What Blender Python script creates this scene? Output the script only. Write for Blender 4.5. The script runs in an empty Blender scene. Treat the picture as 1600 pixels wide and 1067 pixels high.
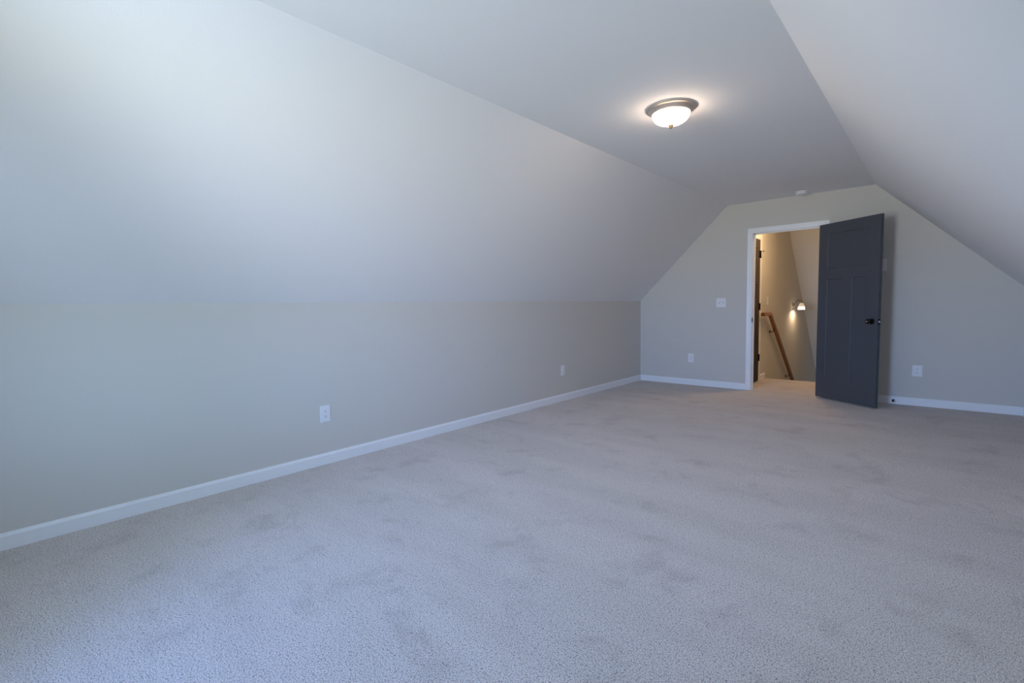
import bpy, bmesh, math
from mathutils import Matrix, Vector

# ------------------------------------------------------------------ scene, camera, light
S = bpy.context.scene
COL = S.collection
S.view_settings.view_transform = 'Standard'
S.view_settings.look = 'None'
S.view_settings.exposure = 0.06
S.view_settings.gamma = 1.0
S.view_settings.use_curve_mapping = False
S.cycles.max_bounces = 14
S.cycles.diffuse_bounces = 10
S.cycles.use_denoising = True
S.cycles.sample_clamp_indirect = 4.0

# room, metres: X right, Y into the picture, Z up; left wall at X = 0
L, W, KH, CH = 6.8357, 4.0729, 1.2067, 2.4385      # back wall, width, knee wall height, ceiling height
XL, XR = 1.2455, 2.8285                            # flat strip of the ceiling
YF = -0.60                                         # front wall (behind the camera)
WT = 0.115                                         # partition thickness
BH = 0.083                                         # baseboard height
CX, CZ = 3.4267, 1.1481
F, YAW, PITCH, ROLL = 760.3, -0.7235, -0.0707, -0.0173
X0, X1, YE = 1.42, 2.44, 8.06                      # stair hall: left and right walls, landing edge

fw = Vector((math.sin(YAW)*math.cos(PITCH), math.cos(YAW)*math.cos(PITCH), math.sin(PITCH)))
r = Vector((math.cos(YAW), -math.sin(YAW), 0))
u = r.cross(fw)
r2 = math.cos(ROLL)*r + math.sin(ROLL)*u
u2 = -math.sin(ROLL)*r + math.cos(ROLL)*u
cd = bpy.data.cameras.new('camera')
cam = bpy.data.objects.new('camera', cd)
COL.objects.link(cam)
M3 = Matrix((r2, u2, -fw)).transposed()
cam.matrix_world = Matrix.Translation((CX, 0, CZ)) @ M3.to_4x4()
cd.sensor_width = 36
cd.lens = F/1600*36
cd.clip_start = 0.02
S.camera = cam

# daylight: blue sky above, pale ground bouncing light below the horizon
# (sine of the elevation, radiance): ground near, ground far, low sky, high sky;
# AHEAD is a brighter lobe added straight out of the window to light the far end, SIDE what lies to either side of it
SIDE = [(-0.60, (0.4, 0.5, 0.7)), (-0.12, (6.6, 6.0, 2.5)), (0.12, (8.4, 15.0, 23.6)), (0.60, (1.8, 3.6, 6.4))]
AHEAD = [(-0.60, (8.0, 10.3, 11.6)), (-0.12, (30.0, 30.5, 27.6)), (0.12, (18.1, 29.5, 53.5)), (0.60, (3.4, 6.7, 15.3))]
LAMP = (29.5, 22.0, 15.8)        # glass dome of the ceiling light
HALL = (86.0, 56.0, 28.5)        # glass dome of the landing light
SCONCE = (6.5, 4.6, 2.8)      # bulb of the wall lamp over the stairs
WMAX = 80.0
world = bpy.data.worlds.new('daylight')
S.world = world
world.use_nodes = True
nt = world.node_tree
nt.nodes.clear()
NW = nt.nodes.new
tc = NW('ShaderNodeTexCoord')
sx = NW('ShaderNodeSeparateXYZ')
nt.links.new(tc.outputs['Generated'], sx.inputs[0])
mr = NW('ShaderNodeMapRange')
mr.inputs['From Min'].default_value = -1
nt.links.new(sx.outputs['Z'], mr.inputs['Value'])


def sky_ramp(bands):
    cr = NW('ShaderNodeValToRGB')
    e = cr.color_ramp.elements
    while len(e) < len(bands):
        e.new(0.5)
    for i_, (z_, c_) in enumerate(bands):
        e[i_].position = (z_+1)/2
        e[i_].color = (*[v/WMAX for v in c_], 1)
    nt.links.new(mr.outputs['Result'], cr.inputs['Fac'])
    return cr.outputs['Color']


cx_ = NW('ShaderNodeCombineXYZ')
nt.links.new(sx.outputs['X'], cx_.inputs['X'])
nt.links.new(sx.outputs['Y'], cx_.inputs['Y'])
nm = NW('ShaderNodeVectorMath')
nm.operation = 'NORMALIZE'
nt.links.new(cx_.outputs[0], nm.inputs[0])
dt = NW('ShaderNodeVectorMath')
dt.operation = 'DOT_PRODUCT'
dt.inputs[1].default_value = (0, -1, 0)
nt.links.new(nm.outputs[0], dt.inputs[0])
lobe = NW('ShaderNodeMapRange')
lobe.interpolation_type = 'SMOOTHSTEP'
lobe.inputs['From Min'].default_value = math.cos(math.radians(48))
lobe.inputs['From Max'].default_value = math.cos(math.radians(16))
nt.links.new(dt.outputs['Value'], lobe.inputs['Value'])
mx = NW('ShaderNodeMix')
mx.data_type = 'RGBA'
nt.links.new(lobe.outputs['Result'], mx.inputs['Factor'])
nt.links.new(sky_ramp(SIDE), mx.inputs['A'])
nt.links.new(sky_ramp(AHEAD), mx.inputs['B'])
bg = NW('ShaderNodeBackground')
bg.inputs['Strength'].default_value = WMAX
nt.links.new(mx.outputs['Result'], bg.inputs['Color'])
wo = NW('ShaderNodeOutputWorld')
nt.links.new(bg.outputs[0], wo.inputs[0])

WX0, WX1, WZ0, WZ1 = 1.38, 2.20, 0.62, 2.10        # window opening in the front wall
VX0, VX1, VZ0, VZ1 = 1.70, 2.16, -1.95, -1.20      # window opening at the foot of the stairs
YB = 12.7                                          # end wall of the stair hall


def portal(name, loc, rx, sx_, sy_):
    ld = bpy.data.lights.new(name, 'AREA')
    ld.shape = 'RECTANGLE'
    ld.size, ld.size_y = sx_, sy_
    ld.cycles.is_portal = True
    o = bpy.data.objects.new(name, ld)
    o.location = loc
    o.rotation_euler = (rx, 0, 0)
    COL.objects.link(o)


portal('window_portal', ((WX0+WX1)/2, YF-0.13, (WZ0+WZ1)/2), math.pi/2, WX1-WX0, WZ1-WZ0)
portal('stair_window_portal', ((VX0+VX1)/2, YB+0.13, (VZ0+VZ1)/2), -math.pi/2, VX1-VX0, VZ1-VZ0)


# ------------------------------------------------------------------ materials
def mat(name, col, rough=0.6, metal=0.0, emit=None, estr=0.0, bump=None, spec=0.5):
    m = bpy.data.materials.new(name)
    m.use_nodes = True
    n = m.node_tree
    b = n.nodes['Principled BSDF']
    b.inputs['Base Color'].default_value = (*col, 1)
    b.inputs['Roughness'].default_value = rough
    b.inputs['Metallic'].default_value = metal
    b.inputs['Specular IOR Level'].default_value = spec
    if emit:
        b.inputs['Emission Color'].default_value = (*emit, 1)
        b.inputs['Emission Strength'].default_value = estr
    if bump:
        scale, strength, dist = bump
        t = n.nodes.new('ShaderNodeTexCoord')
        nz = n.nodes.new('ShaderNodeTexNoise')
        nz.inputs['Scale'].default_value = scale
        nz.inputs['Detail'].default_value = 3
        bp = n.nodes.new('ShaderNodeBump')
        bp.inputs['Strength'].default_value = strength
        bp.inputs['Distance'].default_value = dist
        n.links.new(t.outputs['Object'], nz.inputs['Vector'])
        n.links.new(nz.outputs['Fac'], bp.inputs['Height'])
        n.links.new(bp.outputs[0], b.inputs['Normal'])
    return m


M_wall = mat('warm_grey_wall_paint', (0.64, 0.617, 0.575), 0.75, bump=(160, 0.12, 0.002), spec=0.25)
M_ceil = mat('pale_ceiling_paint', (0.81, 0.825, 0.85), 0.85, bump=(120, 0.18, 0.002), spec=0.15)
M_trim = mat('white_trim_paint', (0.86, 0.87, 0.89), 0.35)
M_plast = mat('white_plastic', (0.82, 0.83, 0.85), 0.35)
M_slot = mat('dark_slot', (0.05, 0.05, 0.06), 0.6)
M_door = mat('charcoal_door_paint', (0.068, 0.074, 0.090), 0.36, bump=(400, 0.05, 0.001), spec=0.45)
M_hdoor = mat('brown_grey_hall_door_paint', (0.075, 0.058, 0.050), 0.85, spec=0.05)
M_black = mat('oil_rubbed_bronze', (0.012, 0.011, 0.012), 0.32, 0.6)
M_steel = mat('bright_latch_steel', (0.92, 0.92, 0.93), 0.45, 0.5)
M_nickel = mat('brushed_nickel', (0.72, 0.65, 0.58), 0.42, 1.0)
M_bronze = mat('aged_bronze', (0.22, 0.16, 0.10), 0.45, 0.7)
M_dome = mat('frosted_lit_glass', (0.9, 0.88, 0.84), 0.3, emit=LAMP, estr=1.0)
M_dome_hall = mat('frosted_lit_glass_landing', (0.9, 0.88, 0.84), 0.3, emit=HALL, estr=1.0)
M_bulb = mat('lit_bulb', (1, 1, 1), 0.3, emit=(1.0, 0.78, 0.52), estr=30.0)


def carpet_mat():
    m = bpy.data.materials.new('beige_cut_pile_carpet')
    m.use_nodes = True
    n = m.node_tree
    b = n.nodes['Principled BSDF']
    b.inputs['Roughness'].default_value = 0.95
    b.inputs['Specular IOR Level'].default_value = 0.05
    b.inputs['Sheen Weight'].default_value = 0.15
    t = n.nodes.new('ShaderNodeTexCoord')

    def noise(scale, detail, rough=0.5, dist=0.0, vec=None):
        q = n.nodes.new('ShaderNodeTexNoise')
        q.inputs['Scale'].default_value = scale
        q.inputs['Detail'].default_value = detail
        q.inputs['Roughness'].default_value = rough
        q.inputs['Distortion'].default_value = dist
        n.links.new(vec or t.outputs['Object'], q.inputs['Vector'])
        return q

    def ramp(src, p0, c0, p1, c1):
        q = n.nodes.new('ShaderNodeValToRGB')
        q.color_ramp.elements[0].position = p0
        q.color_ramp.elements[0].color = (*c0, 1)
        q.color_ramp.elements[1].position = p1
        q.color_ramp.elements[1].color = (*c1, 1)
        n.links.new(src, q.inputs['Fac'])
        return q

    def mul(a, c, fac=1.0):
        q = n.nodes.new('ShaderNodeMix')
        q.data_type = 'RGBA'
        q.blend_type = 'MULTIPLY'
        q.inputs['Factor'].default_value = fac
        n.links.new(a, q.inputs['A'])
        n.links.new(c, q.inputs['B'])
        return q.outputs['Result']
    # tufts
    tuft = noise(260, 2, 0.6)
    base = ramp(tuft.outputs['Fac'], 0.34, (0.24, 0.20, 0.172), 0.55, (0.82, 0.75, 0.70))
    # broad vacuum streaks (stretched) and scuffed patches where the pile lies the other way
    mp = n.nodes.new('ShaderNodeMapping')
    mp.inputs['Rotation'].default_value = (0, 0, math.radians(38))
    mp.inputs['Scale'].default_value = (0.5, 2.2, 1)
    n.links.new(t.outputs['Object'], mp.inputs['Vector'])
    streak = noise(1.5, 3, 0.55, 0.15, mp.outputs[0])
    s1 = ramp(streak.outputs['Fac'], 0.42, (0.94, 0.937, 0.935), 0.58, (1, 1, 1))
    patch = noise(3.4, 6, 0.68, 0.25)
    s2 = ramp(patch.outputs['Fac'], 0.34, (0.86, 0.852, 0.85), 0.46, (1, 1, 1))
    speck = noise(125, 1, 0.5)
    s0 = ramp(speck.outputs['Fac'], 0.30, (0.55, 0.54, 0.53), 0.43, (1, 1, 1))
    c = mul(base.outputs['Color'], s0.outputs['Color'])
    c = mul(c, s1.outputs['Color'])
    c = mul(c, s2.outputs['Color'])
    n.links.new(c, b.inputs['Base Color'])
    bp = n.nodes.new('ShaderNodeBump')
    bp.inputs['Strength'].default_value = 0.7
    bp.inputs['Distance'].default_value = 0.004
    n.links.new(tuft.outputs['Fac'], bp.inputs['Height'])
    n.links.new(bp.outputs[0], b.inputs['Normal'])
    return m


M_carpet = carpet_mat()


def wood_mat():
    m = bpy.data.materials.new('stained_oak')
    m.use_nodes = True
    n = m.node_tree
    b = n.nodes['Principled BSDF']
    b.inputs['Roughness'].default_value = 0.35
    t = n.nodes.new('ShaderNodeTexCoord')
    mp = n.nodes.new('ShaderNodeMapping')
    mp.inputs['Rotation'].default_value = (math.radians(-37), 0, 0)
    mp.inputs['Scale'].default_value = (60, 4, 60)
    nz = n.nodes.new('ShaderNodeTexNoise')
    nz.inputs['Scale'].default_value = 1.0
    nz.inputs['Detail'].default_value = 4
    q = n.nodes.new('ShaderNodeValToRGB')
    q.color_ramp.elements[0].position = 0.3
    q.color_ramp.elements[0].color = (0.20, 0.075, 0.025, 1)
    q.color_ramp.elements[1].position = 0.7
    q.color_ramp.elements[1].color = (0.38, 0.17, 0.065, 1)
    n.links.new(t.outputs['Object'], mp.inputs['Vector'])
    n.links.new(mp.outputs[0], nz.inputs['Vector'])
    n.links.new(nz.outputs['Fac'], q.inputs['Fac'])
    n.links.new(q.outputs[0], b.inputs['Base Color'])
    return m


M_oak = wood_mat()


def shade_mat():
    # white glass: clear-ish neck, brightly lit lower half where the bulb sits
    m = bpy.data.materials.new('lit_white_glass_shade')
    m.use_nodes = True
    n = m.node_tree
    b = n.nodes['Principled BSDF']
    b.inputs['Base Color'].default_value = (0.75, 0.68, 0.55, 1)
    b.inputs['Roughness'].default_value = 0.25
    b.inputs['Emission Color'].default_value = (1.0, 0.80, 0.58, 1)
    t = n.nodes.new('ShaderNodeTexCoord')
    s = n.nodes.new('ShaderNodeSeparateXYZ')
    r_ = n.nodes.new('ShaderNodeMapRange')
    r_.inputs['From Min'].default_value = -0.082
    r_.inputs['From Max'].default_value = -0.062
    r_.inputs['To Min'].default_value = 7.0
    r_.inputs['To Max'].default_value = 0.35
    n.links.new(t.outputs['Object'], s.inputs[0])
    n.links.new(s.outputs['Z'], r_.inputs['Value'])
    n.links.new(r_.outputs[0], b.inputs['Emission Strength'])
    return m


M_shade = shade_mat()


# ------------------------------------------------------------------ mesh helpers
def link(name, bm, m, parent=None, loc=(0, 0, 0), smooth=False, bevel=0.0, rot=None, sharp=40):
    bmesh.ops.recalc_face_normals(bm, faces=bm.faces)
    me = bpy.data.meshes.new(name)
    bm.to_mesh(me)
    bm.free()
    me.materials.append(m)
    o = bpy.data.objects.new(name, me)
    COL.objects.link(o)
    o.location = loc
    if rot:
        o.rotation_euler = rot
    if parent:
        o.parent = parent
    if smooth:
        for p in me.polygons:
            p.use_smooth = True
        me.set_sharp_from_angle(angle=math.radians(sharp))
    if bevel:
        md = o.modifiers.new('bevel', 'BEVEL')
        md.width = bevel
        md.segments = 2
        md.limit_method = 'ANGLE'
    return o


def box(bm, x0, x1, y0, y1, z0, z1):
    vs = [bm.verts.new((x, y, z)) for x in (x0, x1) for y in (y0, y1) for z in (z0, z1)]
    for f in ((0, 1, 3, 2), (4, 6, 7, 5), (0, 4, 5, 1), (2, 3, 7, 6), (0, 2, 6, 4), (1, 5, 7, 3)):
        bm.faces.new([vs[i] for i in f])


def bx(*a):
    bm = bmesh.new()
    box(bm, *a)
    return bm


def prism(bm, pts, axis, a0, a1):
    """polygon of 2-D points extruded along an axis ('x': pts are (y,z), 'y': (x,z), 'z': (x,y))"""
    def mk(p, a):
        return {'x': (a, p[0], p[1]), 'y': (p[0], a, p[1]), 'z': (p[0], p[1], a)}[axis]
    A = [bm.verts.new(mk(p, a0)) for p in pts]
    B = [bm.verts.new(mk(p, a1)) for p in pts]
    bm.faces.new(A)
    bm.faces.new(B[::-1])
    for i in range(len(pts)):
        j = (i+1) % len(pts)
        bm.faces.new((A[j], A[i], B[i], B[j]))


def lathe(bm, prof, seg=48, cap=True):
    rings = []
    for rad, z in prof:
        if rad < 1e-6:
            rings.append([bm.verts.new((0, 0, z))])
        else:
            rings.append([bm.verts.new((rad*math.cos(2*math.pi*i/seg), rad*math.sin(2*math.pi*i/seg), z)) for i in range(seg)])
    for a, b in zip(rings, rings[1:]):
        for i in range(seg):
            j = (i+1) % seg
            if len(a) == 1 and len(b) == 1:
                continue
            if len(a) == 1:
                bm.faces.new((a[0], b[i], b[j]))
            elif len(b) == 1:
                bm.faces.new((a[i], a[j], b[0]))
            else:
                bm.faces.new((a[i], a[j], b[j], b[i]))


def tube(bm, pts, rad, seg=12):
    pts = [Vector(p) for p in pts]
    rings = []
    for i, p in enumerate(pts):
        d = (pts[min(i+1, len(pts)-1)] - pts[max(i-1, 0)]).normalized()
        a = d.cross(Vector((0, 0, 1)))
        if a.length < 1e-3:
            a = d.cross(Vector((0, 1, 0)))
        a.normalize()
        b = d.cross(a)
        rr = rad[i] if isinstance(rad, (list, tuple)) else rad
        rings.append([bm.verts.new(p + rr*(math.cos(2*math.pi*k/seg)*a + math.sin(2*math.pi*k/seg)*b)) for k in range(seg)])
    for a, b in zip(rings, rings[1:]):
        for i in range(seg):
            j = (i+1) % seg
            bm.faces.new((a[i], a[j], b[j], b[i]))
    bm.faces.new(rings[0])
    bm.faces.new(rings[-1][::-1])


def empty(name, label=None, cat=None, loc=(0, 0, 0), rot=(0, 0, 0), group=None, kind=None):
    o = bpy.data.objects.new(name, None)
    o.empty_display_size = 0.1
    COL.objects.link(o)
    o.location = loc
    o.rotation_euler = rot
    return tag(o, label, cat, group, kind)


def tag(o, label=None, cat=None, group=None, kind=None):
    if label:
        o['label'] = label
    if cat:
        o['category'] = cat
    if group:
        o['group'] = group
    if kind:
        o['kind'] = kind
    return o


def struct(name, bm, m, label, cat, **kw):
    return tag(link(name, bm, m, **kw), label, cat, kind='structure')


# ------------------------------------------------------------------ the shell
# floor of the room and of the landing: one carpet, running through the doorway
bm = bmesh.new()
box(bm, -0.1, W+0.1, YF-0.1, L+0.0005, -0.12, 0)
box(bm, X0-0.1, X1+0.1, L, YE, -0.12, 0)
struct('floor', bm, M_carpet, 'beige-grey cut-pile carpet covering the whole room and landing', 'carpet')

struct('wall_left', bx(-0.1, 0, YF-0.1, L+WT, -0.1, KH), M_wall,
       'low warm grey knee wall under the long left slope', 'wall')
struct('wall_right', bx(W, W+0.1, YF-0.1, L+WT, -0.1, KH), M_wall,
       'low warm grey knee wall at the right edge', 'wall')

# sloped and flat ceiling: one continuous drywall surface
t = 0.12
o_ = t*1.4142
cross = [(0, KH), (XL, CH), (XR, CH), (W, KH), (W+o_, KH), (W+o_-0.0, KH+0.02), (XR+t*0.41, CH+t), (XL-t*0.41, CH+t), (-o_, KH+0.02), (-o_, KH)]
bm = bmesh.new()
for q in ([(0, KH), (XL, CH), (XL, CH+t), (-o_, KH)], [(XL, CH), (XR, CH), (XR, CH+t), (XL, CH+t)], [(XR, CH), (W, KH), (W+o_, KH), (XR, CH+t)]):
    prism(bm, q, 'y', YF-0.1, L+WT)
struct('ceiling', bm, M_ceil, 'pale ceiling, two long slopes meeting a narrow flat strip', 'ceiling')

# back wall, a gable with the doorway cut out
DX0, DX1, DZ = 1.572, 2.341, 2.040                 # clear opening inside the jambs
J = 0.018
bm = bmesh.new()
prism(bm, [(0, -0.1), (DX0-J, -0.1), (DX0-J, DZ+J), (DX1+J, DZ+J), (DX1+J, -0.1), (W, -0.1), (W, KH), (XR, CH), (XL, CH), (0, KH)], 'y', L, L+WT)
struct('wall_back', bm, M_wall, 'warm grey gable wall with the doorway and dark open door', 'wall')

# front wall behind the camera with a wide sash window
bm = bmesh.new()
y0, y1 = YF-0.1, YF
prism(bm, [(0, -0.1), (WX0, -0.1), (WX0, CH-0.001), (XL, CH-0.001), (0, KH)], 'y', y0, y1)
prism(bm, [(WX1, -0.1), (W, -0.1), (W, KH), (XR, CH-0.001), (WX1, CH-0.001)], 'y', y0, y1)
box(bm, WX0, WX1, y0, y1, -0.1, WZ0)
box(bm, WX0, WX1, y0, y1, WZ1, CH)
struct('wall_front', bm, M_wall, 'warm grey gable wall with the sash window, facing the doorway', 'wall')

# window in the front wall
w1 = empty('window_1', 'white sash window in the front gable wall', 'window', ((WX0+WX1)/2, YF, WZ0), kind='structure')
hw, hh = (WX1-WX0)/2, WZ1-WZ0
bm = bmesh.new()
for a in ((-hw-0.06, -hw, 0, 0.015, -0.06, hh+0.06), (hw, hw+0.06, 0, 0.015, -0.06, hh+0.06),
          (-hw, hw, 0, 0.015, hh, hh+0.06), (-hw, hw, 0, 0.015, -0.06, -0.01),
          (-hw, -hw+0.035, -0.09, 0, 0, hh), (hw-0.035, hw, -0.09, 0, 0, hh), 
          (-hw, hw, -0.09, 0, hh-0.035, hh), (-hw, hw, -0.09, 0, 0, 0.035)):
    box(bm, *a)
link('window_frame', bm, M_trim, w1, bevel=0.002)
bm = bmesh.new()
box(bm, -hw+0.035, hw-0.035, -0.07, -0.035, hh/2-0.02, hh/2+0.02)
link('meeting_rail', bm, M_trim, w1)
link('window_sill', bx(-hw-0.08, hw+0.08, 0, 0.05, -0.025, 0.0), M_trim, w1, bevel=0.004)


# baseboards
def base_x(bm, xw, sgn, y0, y1):        # along Y, on the wall x = xw, body towards sgn
    th = 0.014
    pts = [(xw, 0), (xw+sgn*th, 0), (xw+sgn*th, BH-0.016), (xw+sgn*0.006, BH), (xw, BH)]
    prism(bm, pts, 'y', y0, y1)


def base_y(bm, yw, sgn, x0, x1):        # along X, on the wall y = yw
    th = 0.014
    pts = [(yw, 0), (yw+sgn*th, 0), (yw+sgn*th, BH-0.016), (yw+sgn*0.006, BH), (yw, BH)]
    prism(bm, pts, 'x', x0, x1)


CW = 0.0575                                        # casing width
bm = bmesh.new(); base_x(bm, 0, 1, YF, L)
struct('baseboard_left', bm, M_trim, 'long white baseboard along the left knee wall', 'baseboard')
bm = bmesh.new(); base_x(bm, W, -1, YF, L)
struct('baseboard_right', bm, M_trim, 'white baseboard along the right knee wall', 'baseboard')
bm = bmesh.new()
base_y(bm, L, -1, 0.014, DX0-0.006-CW)
base_y(bm, L, -1, DX1+0.006+CW, W-0.014)
struct('baseboard_back', bm, M_trim, 'white baseboard on the back wall, either side of the doorway', 'baseboard')
bm = bmesh.new(); base_y(bm, YF, 1, 0.014, W-0.014)
struct('baseboard_front', bm, M_trim, 'white baseboard under the sash window', 'baseboard')


# door casing and jambs
def casing_profile_v(bm, xin, sgn, y, z0, z1, ydir=-1):
    """vertical leg: stepped colonial profile, xin = inner edge, widening towards sgn"""
    p = [(0, 0), (0, 0.009), (0.008, 0.011), (0.030, 0.012), (0.040, 0.015), (0.050, 0.0165), (CW, 0.0165), (CW, 0)]
    prism(bm, [(xin+sgn*a, y+ydir*b) for a, b in p], 'z', z0, z1)


def casing_profile_h(bm, zin, y, x0, x1, ydir=-1):
    p = [(0, 0), (0, 0.009), (0.008, 0.011), (0.030, 0.012), (0.040, 0.015), (0.050, 0.0165), (CW, 0.0165), (CW, 0)]
    prism(bm, [(y+ydir*b, zin+a) for a, b in p], 'x', x0, x1)


tr = empty('trim_1', 'white door casing and jambs framing the doorway in the back wall', 'door frame', (DX0, L, 0), kind='structure')
bm = bmesh.new()
box(bm, DX0-J, DX0, L-0.001, L+WT+0.001, 0, DZ+J)
box(bm, DX1, DX1+J, L-0.001, L+WT+0.001, 0, DZ+J)
box(bm, DX0, DX1, L-0.001, L+WT+0.001, DZ, DZ+J)
# door stops
box(bm, DX0, DX0+0.011, L+0.040, L+0.075, 0, DZ)
box(bm, DX1-0.011, DX1, L+0.040, L+0.075, 0, DZ)
box(bm, DX0, DX1, L+0.040, L+0.075, DZ-0.011, DZ)
jm = link('jamb', bm, M_trim, tr, (-DX0, -L, 0))
for nm, x, s in (('casing', DX0-0.006, -1), ('casing', DX1+0.006, 1)):
    bm = bmesh.new()
    casing_profile_v(bm, x, s, L, 0, DZ+0.006)
    link(nm, bm, M_trim, tr, (-DX0, -L, 0))
bm = bmesh.new()
casing_profile_h(bm, DZ+0.006, L, DX0-0.006-CW, DX1+0.006+CW)
link('casing', bm, M_trim, tr, (-DX0, -L, 0))
# hall side
bm = bmesh.new()
casing_profile_v(bm, DX0-0.006, -1, L+WT, 0, DZ+0.006, 1)
casing_profile_v(bm, DX1+0.006, 1, L+WT, 0, DZ+0.006, 1)
casing_profile_h(bm, DZ+0.006, L+WT, DX0-0.006-CW, DX1+0.006+CW, 1)
link('hall_side_casing', bm, M_trim, tr, (-DX0, -L, 0))
link('strike_plate', bx(DX0-0.002-DX0, 0.0016, -0.004, 0.034, 0.895, 0.955), M_black, tr, bevel=0.001)


# ------------------------------------------------------------------ the open door
PIN, ANG, DW, DT = 2.3332, 0.6192, 0.757, 0.035
DB, DTOP = 0.015, 2.045


def shaker_leaf(w, h, tt, panels, rec=0.0085):
    """leaf in local X (0..w), Y (0..tt), Z (0..h); flat recessed panels on both faces"""
    bm = bmesh.new()
    xs = sorted({0, w, *[p[0] for p in panels], *[p[1] for p in panels]})
    zs = sorted({0, h, *[p[2] for p in panels], *[p[3] for p in panels]})

    def rin(xa, za):
        return any(p[0]-1e-6 < xa < p[1] and p[2]-1e-6 < za < p[3] for p in panels)
    b = 0.0078
    for side, yy, sg in ((0, 0, 1), (1, tt, -1)):
        for i in range(len(xs)-1):
            for j in range(len(zs)-1):
                xc, zc = (xs[i]+xs[i+1])/2, (zs[j]+zs[j+1])/2
                if rin(xc, zc):
                    continue
                bm.faces.new([bm.verts.new(v) for v in ((xs[i], yy, zs[j]), (xs[i+1], yy, zs[j]), (xs[i+1], yy, zs[j+1]), (xs[i], yy, zs[j+1]))])
        for (xa, xb, za, zb) in panels:
            o = [(xa, yy, za), (xb, yy, za), (xb, yy, zb), (xa, yy, zb)]
            i_ = [(xa+b, yy+sg*rec, za+b), (xb-b, yy+sg*rec, za+b), (xb-b, yy+sg*rec, zb-b), (xa+b, yy+sg*rec, zb-b)]
            for k in range(4):
                l = (k+1) % 4
                bm.faces.new([bm.verts.new(v) for v in (o[k], o[l], i_[l], i_[k])])
            bm.faces.new([bm.verts.new(v) for v in i_])
    for f in (((0, 0, 0), (0, tt, 0), (0, tt, h), (0, 0, h)), ((w, 0, 0), (w, tt, 0), (w, tt, h), (w, 0, h)),
              ((0, 0, 0), (w, 0, 0), (w, tt, 0), (0, tt, 0)), ((0, 0, h), (w, 0, h), (w, tt, h), (0, tt, h))):
        bm.faces.new([bm.verts.new(v) for v in f])
    bmesh.ops.remove_doubles(bm, verts=bm.verts, dist=1e-5)
    return bm


def craftsman_panels(w, h):
    st = 0.116
    mid = (w-st)/2
    return [(st, w-st, h-0.517, h-0.115),
            (st, mid, 0.235, h-0.635), (mid+st, w-st, 0.235, h-0.635)]


d1 = empty('door_1', 'charcoal three-panel door standing open into the room', 'door',
           (PIN, L-0.022, 0), (0, 0, -ANG), kind='structure')
# local X along the leaf, local -Y towards the visible face
H = DTOP-DB
leaf = link('door_leaf', shaker_leaf(DW, H, DT, craftsman_panels(DW, H)), M_door, d1, (0, -DT, DB))


def knob(parent, x, z, yface, sg, m=M_black):
    """round door knob; sg = direction of the outward normal along local Y"""
    bm = bmesh.new()
    lathe(bm, [(0, 0), (0.033, 0), (0.033, 0.004), (0.029, 0.009), (0.014, 0.011), (0.012, 0.024), (0.0115, 0.032),
               (0.018, 0.037), (0.0245, 0.043), (0.0275, 0.050), (0.0275, 0.056), (0.024, 0.062), (0.015, 0.066), (0, 0.067)], 40)
    o = link('door_knob', bm, m, parent, (x, yface, z), smooth=True, rot=(math.pi/2 if sg < 0 else -math.pi/2, 0, 0))
    bm = bmesh.new()
    lathe(bm, [(0, 0.0), (0.0075, 0.0), (0.0075, 0.0012), (0, 0.0015)], 20)
    link('privacy_button', bm, M_nickel, o, (0, 0, 0.0665), smooth=True)
    return o


KZ = 0.931
knob(d1, DW-0.070, KZ, -DT, -1)
knob(d1, DW-0.070, KZ, 0, 1)
fp = link('latch_plate', bx(-0.0005, 0.0014, -0.0145, 0.0145, -0.029, 0.029), M_black, d1, (DW, -DT/2, KZ-0.003), bevel=0.0006)
bm = bmesh.new()
prism(bm, [(-0.002, -0.008), (0.013, -0.008), (0.005, 0.008), (-0.002, 0.008)], 'z', -0.010, 0.010)
link('latch_bolt', bm, M_steel, fp, (0.001, 0, 0.0), bevel=0.001)
for hz in (0.24, 1.03, 1.83):
    bm = bmesh.new()
    tube(bm, [(0, 0, -0.045), (0, 0, 0.045)], 0.0065, 16)
    box(bm, -0.0015, 0.0, -0.030, 0.004, -0.044, 0.044)
    link('hinge', bm, M_black, d1, (-0.0035, 0.0085, hz), smooth=True)


# ------------------------------------------------------------------ stair hall
HC = CH                                            # hall ceiling
SY0, SK = 9.43, 1.0                                # where the slope leaves the flat hall ceiling; its pitch
ZL = -2.66                                         # lower floor


def slope_z(y):
    return HC - (y-SY0)*SK


bm = bmesh.new()
prism(bm, [(L+WT, ZL-0.1), (YB, ZL-0.1), (YB, slope_z(YB)), (SY0, HC), (L+WT, HC)], 'x', X0-0.1, X0)
struct('wall_hall_left', bm, M_wall, 'tall stair hall wall carrying the handrail and wall lamp', 'wall')
bm = bmesh.new()
prism(bm, [(L+WT, ZL-0.1), (YB, ZL-0.1), (YB, slope_z(YB)), (SY0, HC), (L+WT, HC)], 'x', X1, X1+0.1)
struct('wall_hall_right', bm, M_wall, 'right wall of the stair hall, behind the open dark door', 'wall')
bm = bmesh.new()
prism(bm, [(L+WT, HC), (SY0, HC), (YB+0.1, slope_z(YB+0.1)), (YB+0.1, slope_z(YB+0.1)+0.15), (SY0+0.04, HC+0.1), (L+WT, HC+0.1)], 'x', X0-0.1, X1+0.1)
tag(link('ceiling', bm, M_ceil), 'stair hall ceiling sloping steeply down over the stairs', 'ceiling', kind='structure')
bm = bmesh.new()
ze = slope_z(YB)
box(bm, X0, VX0, YB, YB+0.1, ZL-0.1, ze)
box(bm, VX1, X1, YB, YB+0.1, ZL-0.1, ze)
box(bm, VX0, VX1, YB, YB+0.1, ZL-0.1, VZ0)
box(bm, VX0, VX1, YB, YB+0.1, VZ1, ze)
struct('wall_hall_end', bm, M_wall, 'end wall at the foot of the stairs', 'wall')
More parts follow.
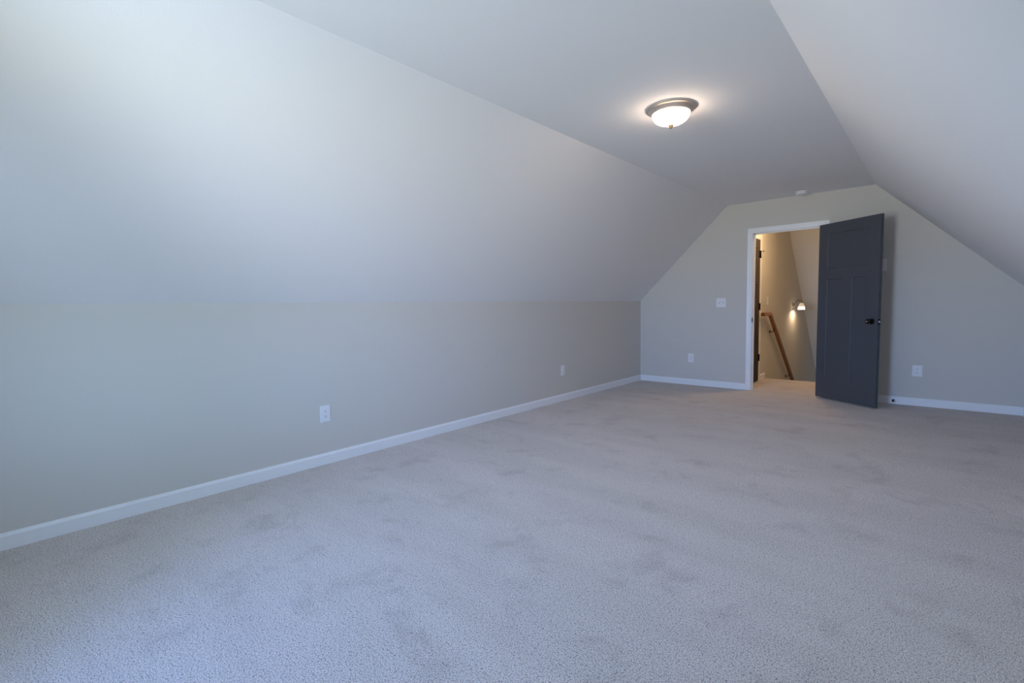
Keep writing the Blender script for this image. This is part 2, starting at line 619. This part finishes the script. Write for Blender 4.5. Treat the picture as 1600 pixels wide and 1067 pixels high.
w2 = empty('window_2', 'white window low at the foot of the stairs', 'window', ((VX0+VX1)/2, YB, VZ0), kind='structure')
bm = bmesh.new()
q, hv = (VX1-VX0)/2, VZ1-VZ0
for a in ((-q, -q+0.03, -0.01, 0.09, 0, hv), (q-0.03, q, -0.01, 0.09, 0, hv), (-q, q, -0.01, 0.09, hv-0.03, hv),
          (-q, q, -0.01, 0.09, 0, 0.03), (-q, q, 0.03, 0.06, hv/2-0.015, hv/2+0.015)):
    box(bm, *a)
link('window_frame', bm, M_trim, w2)
# lower floor and the wall under the landing
struct('floor_lower', bx(X0, X1, L+WT, YB, ZL-0.1, ZL), M_carpet, 'carpeted floor at the foot of the stairs', 'carpet')

# carpeted flight of stairs going down from the landing
NR = 14
RI, GO = -ZL/NR, 0.252
bm = bmesh.new()
pts = [(YE, -0.12), (YE, -0.0005)]
pts = [(YE-0.0, ZL)]
pts += [(YE, -0.13)]
pts = [(YE, ZL), (YE, -RI)]
z = -RI
y = YE
for i in range(NR-1):
    y += GO
    pts.append((y, z))
    z -= RI
    if i < NR-2:
        pts.append((y, z))
pts.append((y, ZL))
prism(bm, pts, 'x', X0, X1)
tag(link('staircase', bm, M_carpet), 'carpeted flight of stairs going down beyond the landing', 'stairs', kind='structure')
struct('landing_riser', bx(X0, X1, YE-0.1, YE, ZL, -0.12), M_wall, 'wall closing the space under the landing edge', 'wall')

# baseboards of the landing
HD0, HD1 = 6.975, 7.685                            # hall door, along Y
bm = bmesh.new()
base_x(bm, X0, 1, HD1+0.115, YE+0.02)
struct('baseboard_hall_left', bm, M_trim, 'short white baseboard beside the hall door, ending at the stair edge', 'baseboard')

# closed hall door in the left wall of the landing
d2 = empty('door_2', 'dark hall door seen edge-on just inside the doorway', 'door', (X0, HD1, 0), (0, 0, -math.pi/2), kind='structure')
# local X runs towards the camera (-Y world), local Y towards +X world (into the hall)
HH = 2.030
link('door_leaf', shaker_leaf(HD1-HD0, HH, 0.019, craftsman_panels(HD1-HD0, HH), 0.007), M_hdoor, d2, (0, 0.0, 0.015))
for hz in (0.35, 1.092, 1.84):
    bm = bmesh.new()
    tube(bm, [(0, 0, -0.05), (0, 0, 0.05)], 0.0085, 16)
    box(bm, -0.012, 0.062, -0.008, -0.0045, -0.05, 0.05)
    h_ = link('hinge', bm, M_black, d2, (0.0, 0.027, hz), smooth=True)
    if hz > 1.5:
        bm = bmesh.new()
        tube(bm, [(0, 0, 0.048), (-0.03, 0.016, 0.048), (-0.06, 0.022, 0.048)], 0.004, 8)
        tube(bm, [(-0.055, 0.022, 0.048), (-0.072, 0.022, 0.048)], 0.008, 10)
        tube(bm, [(0, 0, 0.042), (0, 0, 0.056)], 0.010, 10)
        link('hinge_stop', bm, M_black, h_, smooth=True)
knob(d2, HD1-HD0-0.07, 0.93, 0.019, 1)
tr2 = empty('trim_2', 'pale casing around the dark hall door beyond the doorway', 'door frame', (X0, HD1, 0), (0, 0, -math.pi/2), kind='structure')
for x0_, x1_ in ((-0.115, -0.005), (HD1-HD0+0.005, HD1-HD0+0.008)):
    link('casing', bx(x0_, x1_, 0, 0.016, 0, 2.052), M_trim, tr2, bevel=0.003)
link('casing', bx(-0.115, HD1-HD0+0.008, 0, 0.016, 2.052, 2.130), M_trim, tr2, bevel=0.003)

# handrail
RX = X0+0.065
RW = 0.022
P = [(7.70, 0.978), (8.085, 0.978), (10.75, -1.03)]
hr = empty('handrail', 'stained oak handrail sloping down the stair hall wall', 'handrail', (X0, 7.70, 0.978))
bm = bmesh.new()


def rail_section(yc, zc, ny, nz):
    pr = [(-0.020, -0.022), (0.020, -0.022), (0.024, -0.005), (0.024, 0.010), (0.016, 0.021), (0.0, 0.024), (-0.016, 0.021), (-0.024, 0.010), (-0.024, -0.005)]
    return [bm.verts.new((RX-X0+1.15*a, yc-7.70+1.15*b*ny, zc-0.978+1.15*b*nz)) for a, b in pr]


sl = math.atan2(P[2][1]-P[1][1], P[2][0]-P[1][0])
h2 = sl/2
secs = [rail_section(P[0][0], P[0][1], 0, 1),
        rail_section(P[1][0], P[1][1], -math.sin(h2)/math.cos(h2), 1),
        rail_section(P[2][0], P[2][1], -math.sin(sl), math.cos(sl))]
for a, b in zip(secs, secs[1:]):
    for i in range(len(a)):
        j = (i+1) % len(a)
        bm.faces.new((a[i], a[j], b[j], b[i]))
bm.faces.new(secs[0][::-1])
bm.faces.new(secs[-1])
link('rail', bm, M_oak, hr, smooth=True, sharp=30)
for yb in (8.36, 9.46, 10.5):
    zb = P[1][1] + (yb-P[1][0])*math.tan(sl) - 0.026
    bm = bmesh.new()
    tube(bm, [(0, 0, -0.05), (0.006, 0, -0.05)], 0.026, 20)
    tube(bm, [(0.004, 0, -0.05), (0.035, 0, -0.052), (0.056, 0, -0.036), (0.065, 0, -0.010), (0.065, 0, 0.0)], 0.0055, 12)
    box(bm, 0.052, 0.078, -0.02, 0.02, -0.004, 0.0)
    link('bracket', bm, M_black, hr, (0, yb-7.70, zb-0.978), smooth=True)

# wall lamp over the stairs
SYc, SZc = 9.90, 1.075
sc = empty('wall_lamp', 'small lit wall lamp with a white bell glass shade over the stairs', 'wall lamp', (X0, SYc, SZc))
bm = bmesh.new()
lathe(bm, [(0, 0.022), (0.015, 0.020), (0.030, 0.014), (0.050, 0.008), (0.058, 0.004), (0.060, 0.0), (0, 0)], 40)
for v in bm.verts:
    v.co.y *= 1.0
    v.co.x *= 1.22
link('backplate', bm, M_bronze, sc, smooth=True, rot=(0, math.pi/2, 0))
bm = bmesh.new()
AX = 0.135
tube(bm, [(0.01, 0, 0.0), (0.03, 0, 0.03), (0.05, 0, 0.085), (0.085, 0, 0.115), (0.120, 0, 0.105), (AX, 0, 0.085), (AX, 0, 0.065)], 0.006, 12)
link('arm', bm, M_bronze, sc, smooth=True)
bm = bmesh.new()
lathe(bm, [(0, 0.0), (0.020, 0.0), (0.024, -0.006), (0.024, -0.022), (0.0, -0.022)], 32)
link('socket', bm, M_bronze, sc, (AX, 0, 0.075), smooth=True)
bm = bmesh.new()
prof = [(0.024, 0.0), (0.030, -0.010), (0.037, -0.025), (0.044, -0.045), (0.049, -0.070), (0.052, -0.095), (0.054, -0.118)]
lathe(bm, prof + [(a-0.003, b) for a, b in reversed(prof)], 48)
shd = link('glass_shade', bm, M_shade, sc, (AX, 0, 0.058), smooth=True)
bm = bmesh.new()
bmesh.ops.create_uvsphere(bm, u_segments=24, v_segments=16, radius=0.024)
link('bulb', bm, M_bulb, sc, (AX, 0, -0.006), smooth=True)
ld = bpy.data.lights.new('wall_lamp_light', 'POINT')
ld.energy = 1.0
ld.color = SCONCE
ld.shadow_soft_size = 0.012
lo = bpy.data.objects.new('wall_lamp_light', ld)
COL.objects.link(lo)
lo.parent = sc
lo.location = (AX, 0, -0.045)


# ------------------------------------------------------------------ ceiling lights
def flush_light(name, x, y, z, label, glass):
    t_ = empty(name, label, 'ceiling light', (x, y, z))
    bm = bmesh.new()
    lathe(bm, [(0, 0), (0.157, 0), (0.1605, -0.003), (0.1605, -0.008), (0.157, -0.012), (0.151, -0.013), (0.142, -0.018),
               (0.130, -0.031), (0.124, -0.038), (0.120, -0.039), (0.117, -0.036), (0, -0.03)], 72)
    link('metal_pan', bm, M_nickel, t_, smooth=True)
    bm = bmesh.new()
    n_ = 14
    R_, D_ = 0.119, 0.072
    lathe(bm, [(R_*math.cos(a), -0.036-D_*math.sin(a)**0.9 if a > 0 else -0.036) for a in [i*math.pi/2/n_ for i in range(n_)]] + [(0, -0.036-D_)], 72)
    dome = link('glass_dome', bm, glass, t_, smooth=True, sharp=80)
    bm = bmesh.new()
    lathe(bm, [(0, 0.002), (0.013, 0.002), (0.014, -0.003), (0.013, -0.007), (0.009, -0.010), (0.009, -0.014), (0.006, -0.018), (0, -0.019)], 28)
    fin = link('finial', bm, M_bronze, t_, (0, 0, -0.036-D_), smooth=True)
    fin.scale = (1.25, 1.25, 1.1)
    return t_


flush_light('ceiling_light', 2.041, 3.196, CH, 'lit flush-mount ceiling light with a nickel rim and frosted glass dome', M_dome)
flush_light('ceiling_light', 2.02, 7.45, HC, 'lit flush-mount light on the landing ceiling beyond the doorway', M_dome_hall)

# smoke detector
sd = empty('smoke_detector', 'round white smoke detector on the ceiling above the doorway', 'smoke detector', (2.149, 6.62, CH))
bm = bmesh.new()
lathe(bm, [(0, 0), (0.066, 0), (0.068, -0.004), (0.067, -0.010), (0, -0.010)], 48)
link('mounting_base', bm, M_plast, sd, smooth=True)
bm = bmesh.new()
lathe(bm, [(0.052, -0.010), (0.052, -0.016), (0.060, -0.018), (0.060, -0.026), (0.055, -0.032), (0.030, -0.036), (0.012, -0.037), (0.012, -0.034), (0, -0.034)], 48)
link('cover', bm, M_plast, sd, smooth=True)


# ------------------------------------------------------------------ outlets and switches
def outlet(loc, rz, label, w=0.080, h=0.125):
    t_ = empty('wall_outlet', label, 'outlet', loc, (0, 0, rz), group='wall outlets around the room')
    # local -Y faces the room
    bm = bmesh.new()
    box(bm, -w/2, w/2, -0.006, 0, -h/2, h/2)
    link('cover_plate', bm, M_plast, t_, bevel=0.003)
    for s in (1, -1):
        bm = bmesh.new()
        pts = []
        for i in range(32):
            a = 2*math.pi*i/32
            pts.append((0.0172*math.cos(a), max(-0.0125, min(0.0125, 0.0172*math.sin(a)))))
        prism(bm, pts, 'y', -0.0085, -0.004)
        f = link('receptacle', bm, M_plast, t_, (0, 0, s*0.0195))
        bm = bmesh.new()
        box(bm, -0.0075, -0.0050, -0.0088, -0.0080, -0.001, 0.0075)
        box(bm, 0.0050, 0.0075, -0.0088, -0.0080, 0.0, 0.0070)
        prism(bm, [(0.0028*math.cos(a*math.pi/6), -0.0065+0.0028*math.sin(a*math.pi/6)) for a in range(12)], 'y', -0.0088, -0.0080)
        link('socket_slots', bm, M_slot, f)
    bm = bmesh.new()
    prism(bm, [(0.003*math.cos(a*math.pi/8), 0.003*math.sin(a*math.pi/8)) for a in range(16)], 'y', -0.0072, -0.005)
    link('screw', bm, M_plast, t_)
    return t_


outlet((0, 1.758, 0.378), math.pi/2, 'white outlet on the left knee wall, nearest the camera')
outlet((0, 4.804, 0.371), math.pi/2, 'white outlet far along the left knee wall, near the back corner')
outlet((0.775, L, 0.384), 0, 'white outlet on the back wall left of the doorway', 0.080, 0.122)
outlet((3.249, L, 0.381), 0, 'white outlet on the back wall right of the open dark door', 0.086, 0.122)

sw = empty('light_switch', 'white double toggle switch on the back wall left of the doorway', 'light switch', (1.181, L, 1.157))
link('cover_plate', bx(-0.063, 0.063, -0.006, 0, -0.061, 0.061), M_plast, sw, bevel=0.003)
for x, s in ((-0.023, 1), (0.023, -1)):
    link('switch_slot', bx(-0.0055, 0.0055, -0.0065, -0.005, -0.0125, 0.0125), mat('switch_slot_grey', (0.35, 0.36, 0.38), 0.6), sw, (x, 0, 0))
    bm = bmesh.new()
    prism(bm, [(-0.006, -0.005), (-0.006, 0.005), (-0.016, s*0.009+0.003), (-0.016, s*0.009-0.003)], 'x', -0.004, 0.004)
    link('toggle', bm, M_plast, sw, (x, 0, 0), bevel=0.0008)

hs = empty('light_switch', 'small pale switch plate on the stair hall wall above the handrail', 'light switch', (X0, 8.19, 1.175), (0, 0, math.pi/2))
link('cover_plate', bx(-0.038, 0.038, -0.006, 0, -0.066, 0.066), M_plast, hs, bevel=0.003)
bm = bmesh.new()
prism(bm, [(-0.006, -0.005), (-0.006, 0.005), (-0.016, 0.012), (-0.016, 0.006)], 'x', -0.004, 0.004)
link('toggle', bm, M_plast, hs, bevel=0.0008)

th = empty('thermostat', 'white wall box half hidden behind the open dark door', 'thermostat', (2.905, L, 1.543))
link('wall_plate', bx(-0.045, 0.045, -0.006, 0, -0.068, 0.068), M_plast, th, bevel=0.002)
link('cover', bx(-0.043, 0.043, -0.022, -0.006, -0.066, 0.066), M_plast, th, bevel=0.004)

# spring door stop on the baseboard
ds = empty('door_stop', 'small dark door stop on the back baseboard beside the open door', 'door stop', (3.055, L-0.014, 0.040))
bm = bmesh.new()
tube(bm, [(0, 0, 0), (0, -0.006, 0)], 0.012, 20)
tube(bm, [(0, -0.004, 0), (0, -0.060, 0)], 0.0045, 14)
link('stem', bm, M_black, ds, smooth=True)
bm = bmesh.new()
tube(bm, [(0, -0.058, 0), (0, -0.072, 0)], [0.011, 0.0095], 20)
link('tip', bm, M_black, ds, smooth=True)
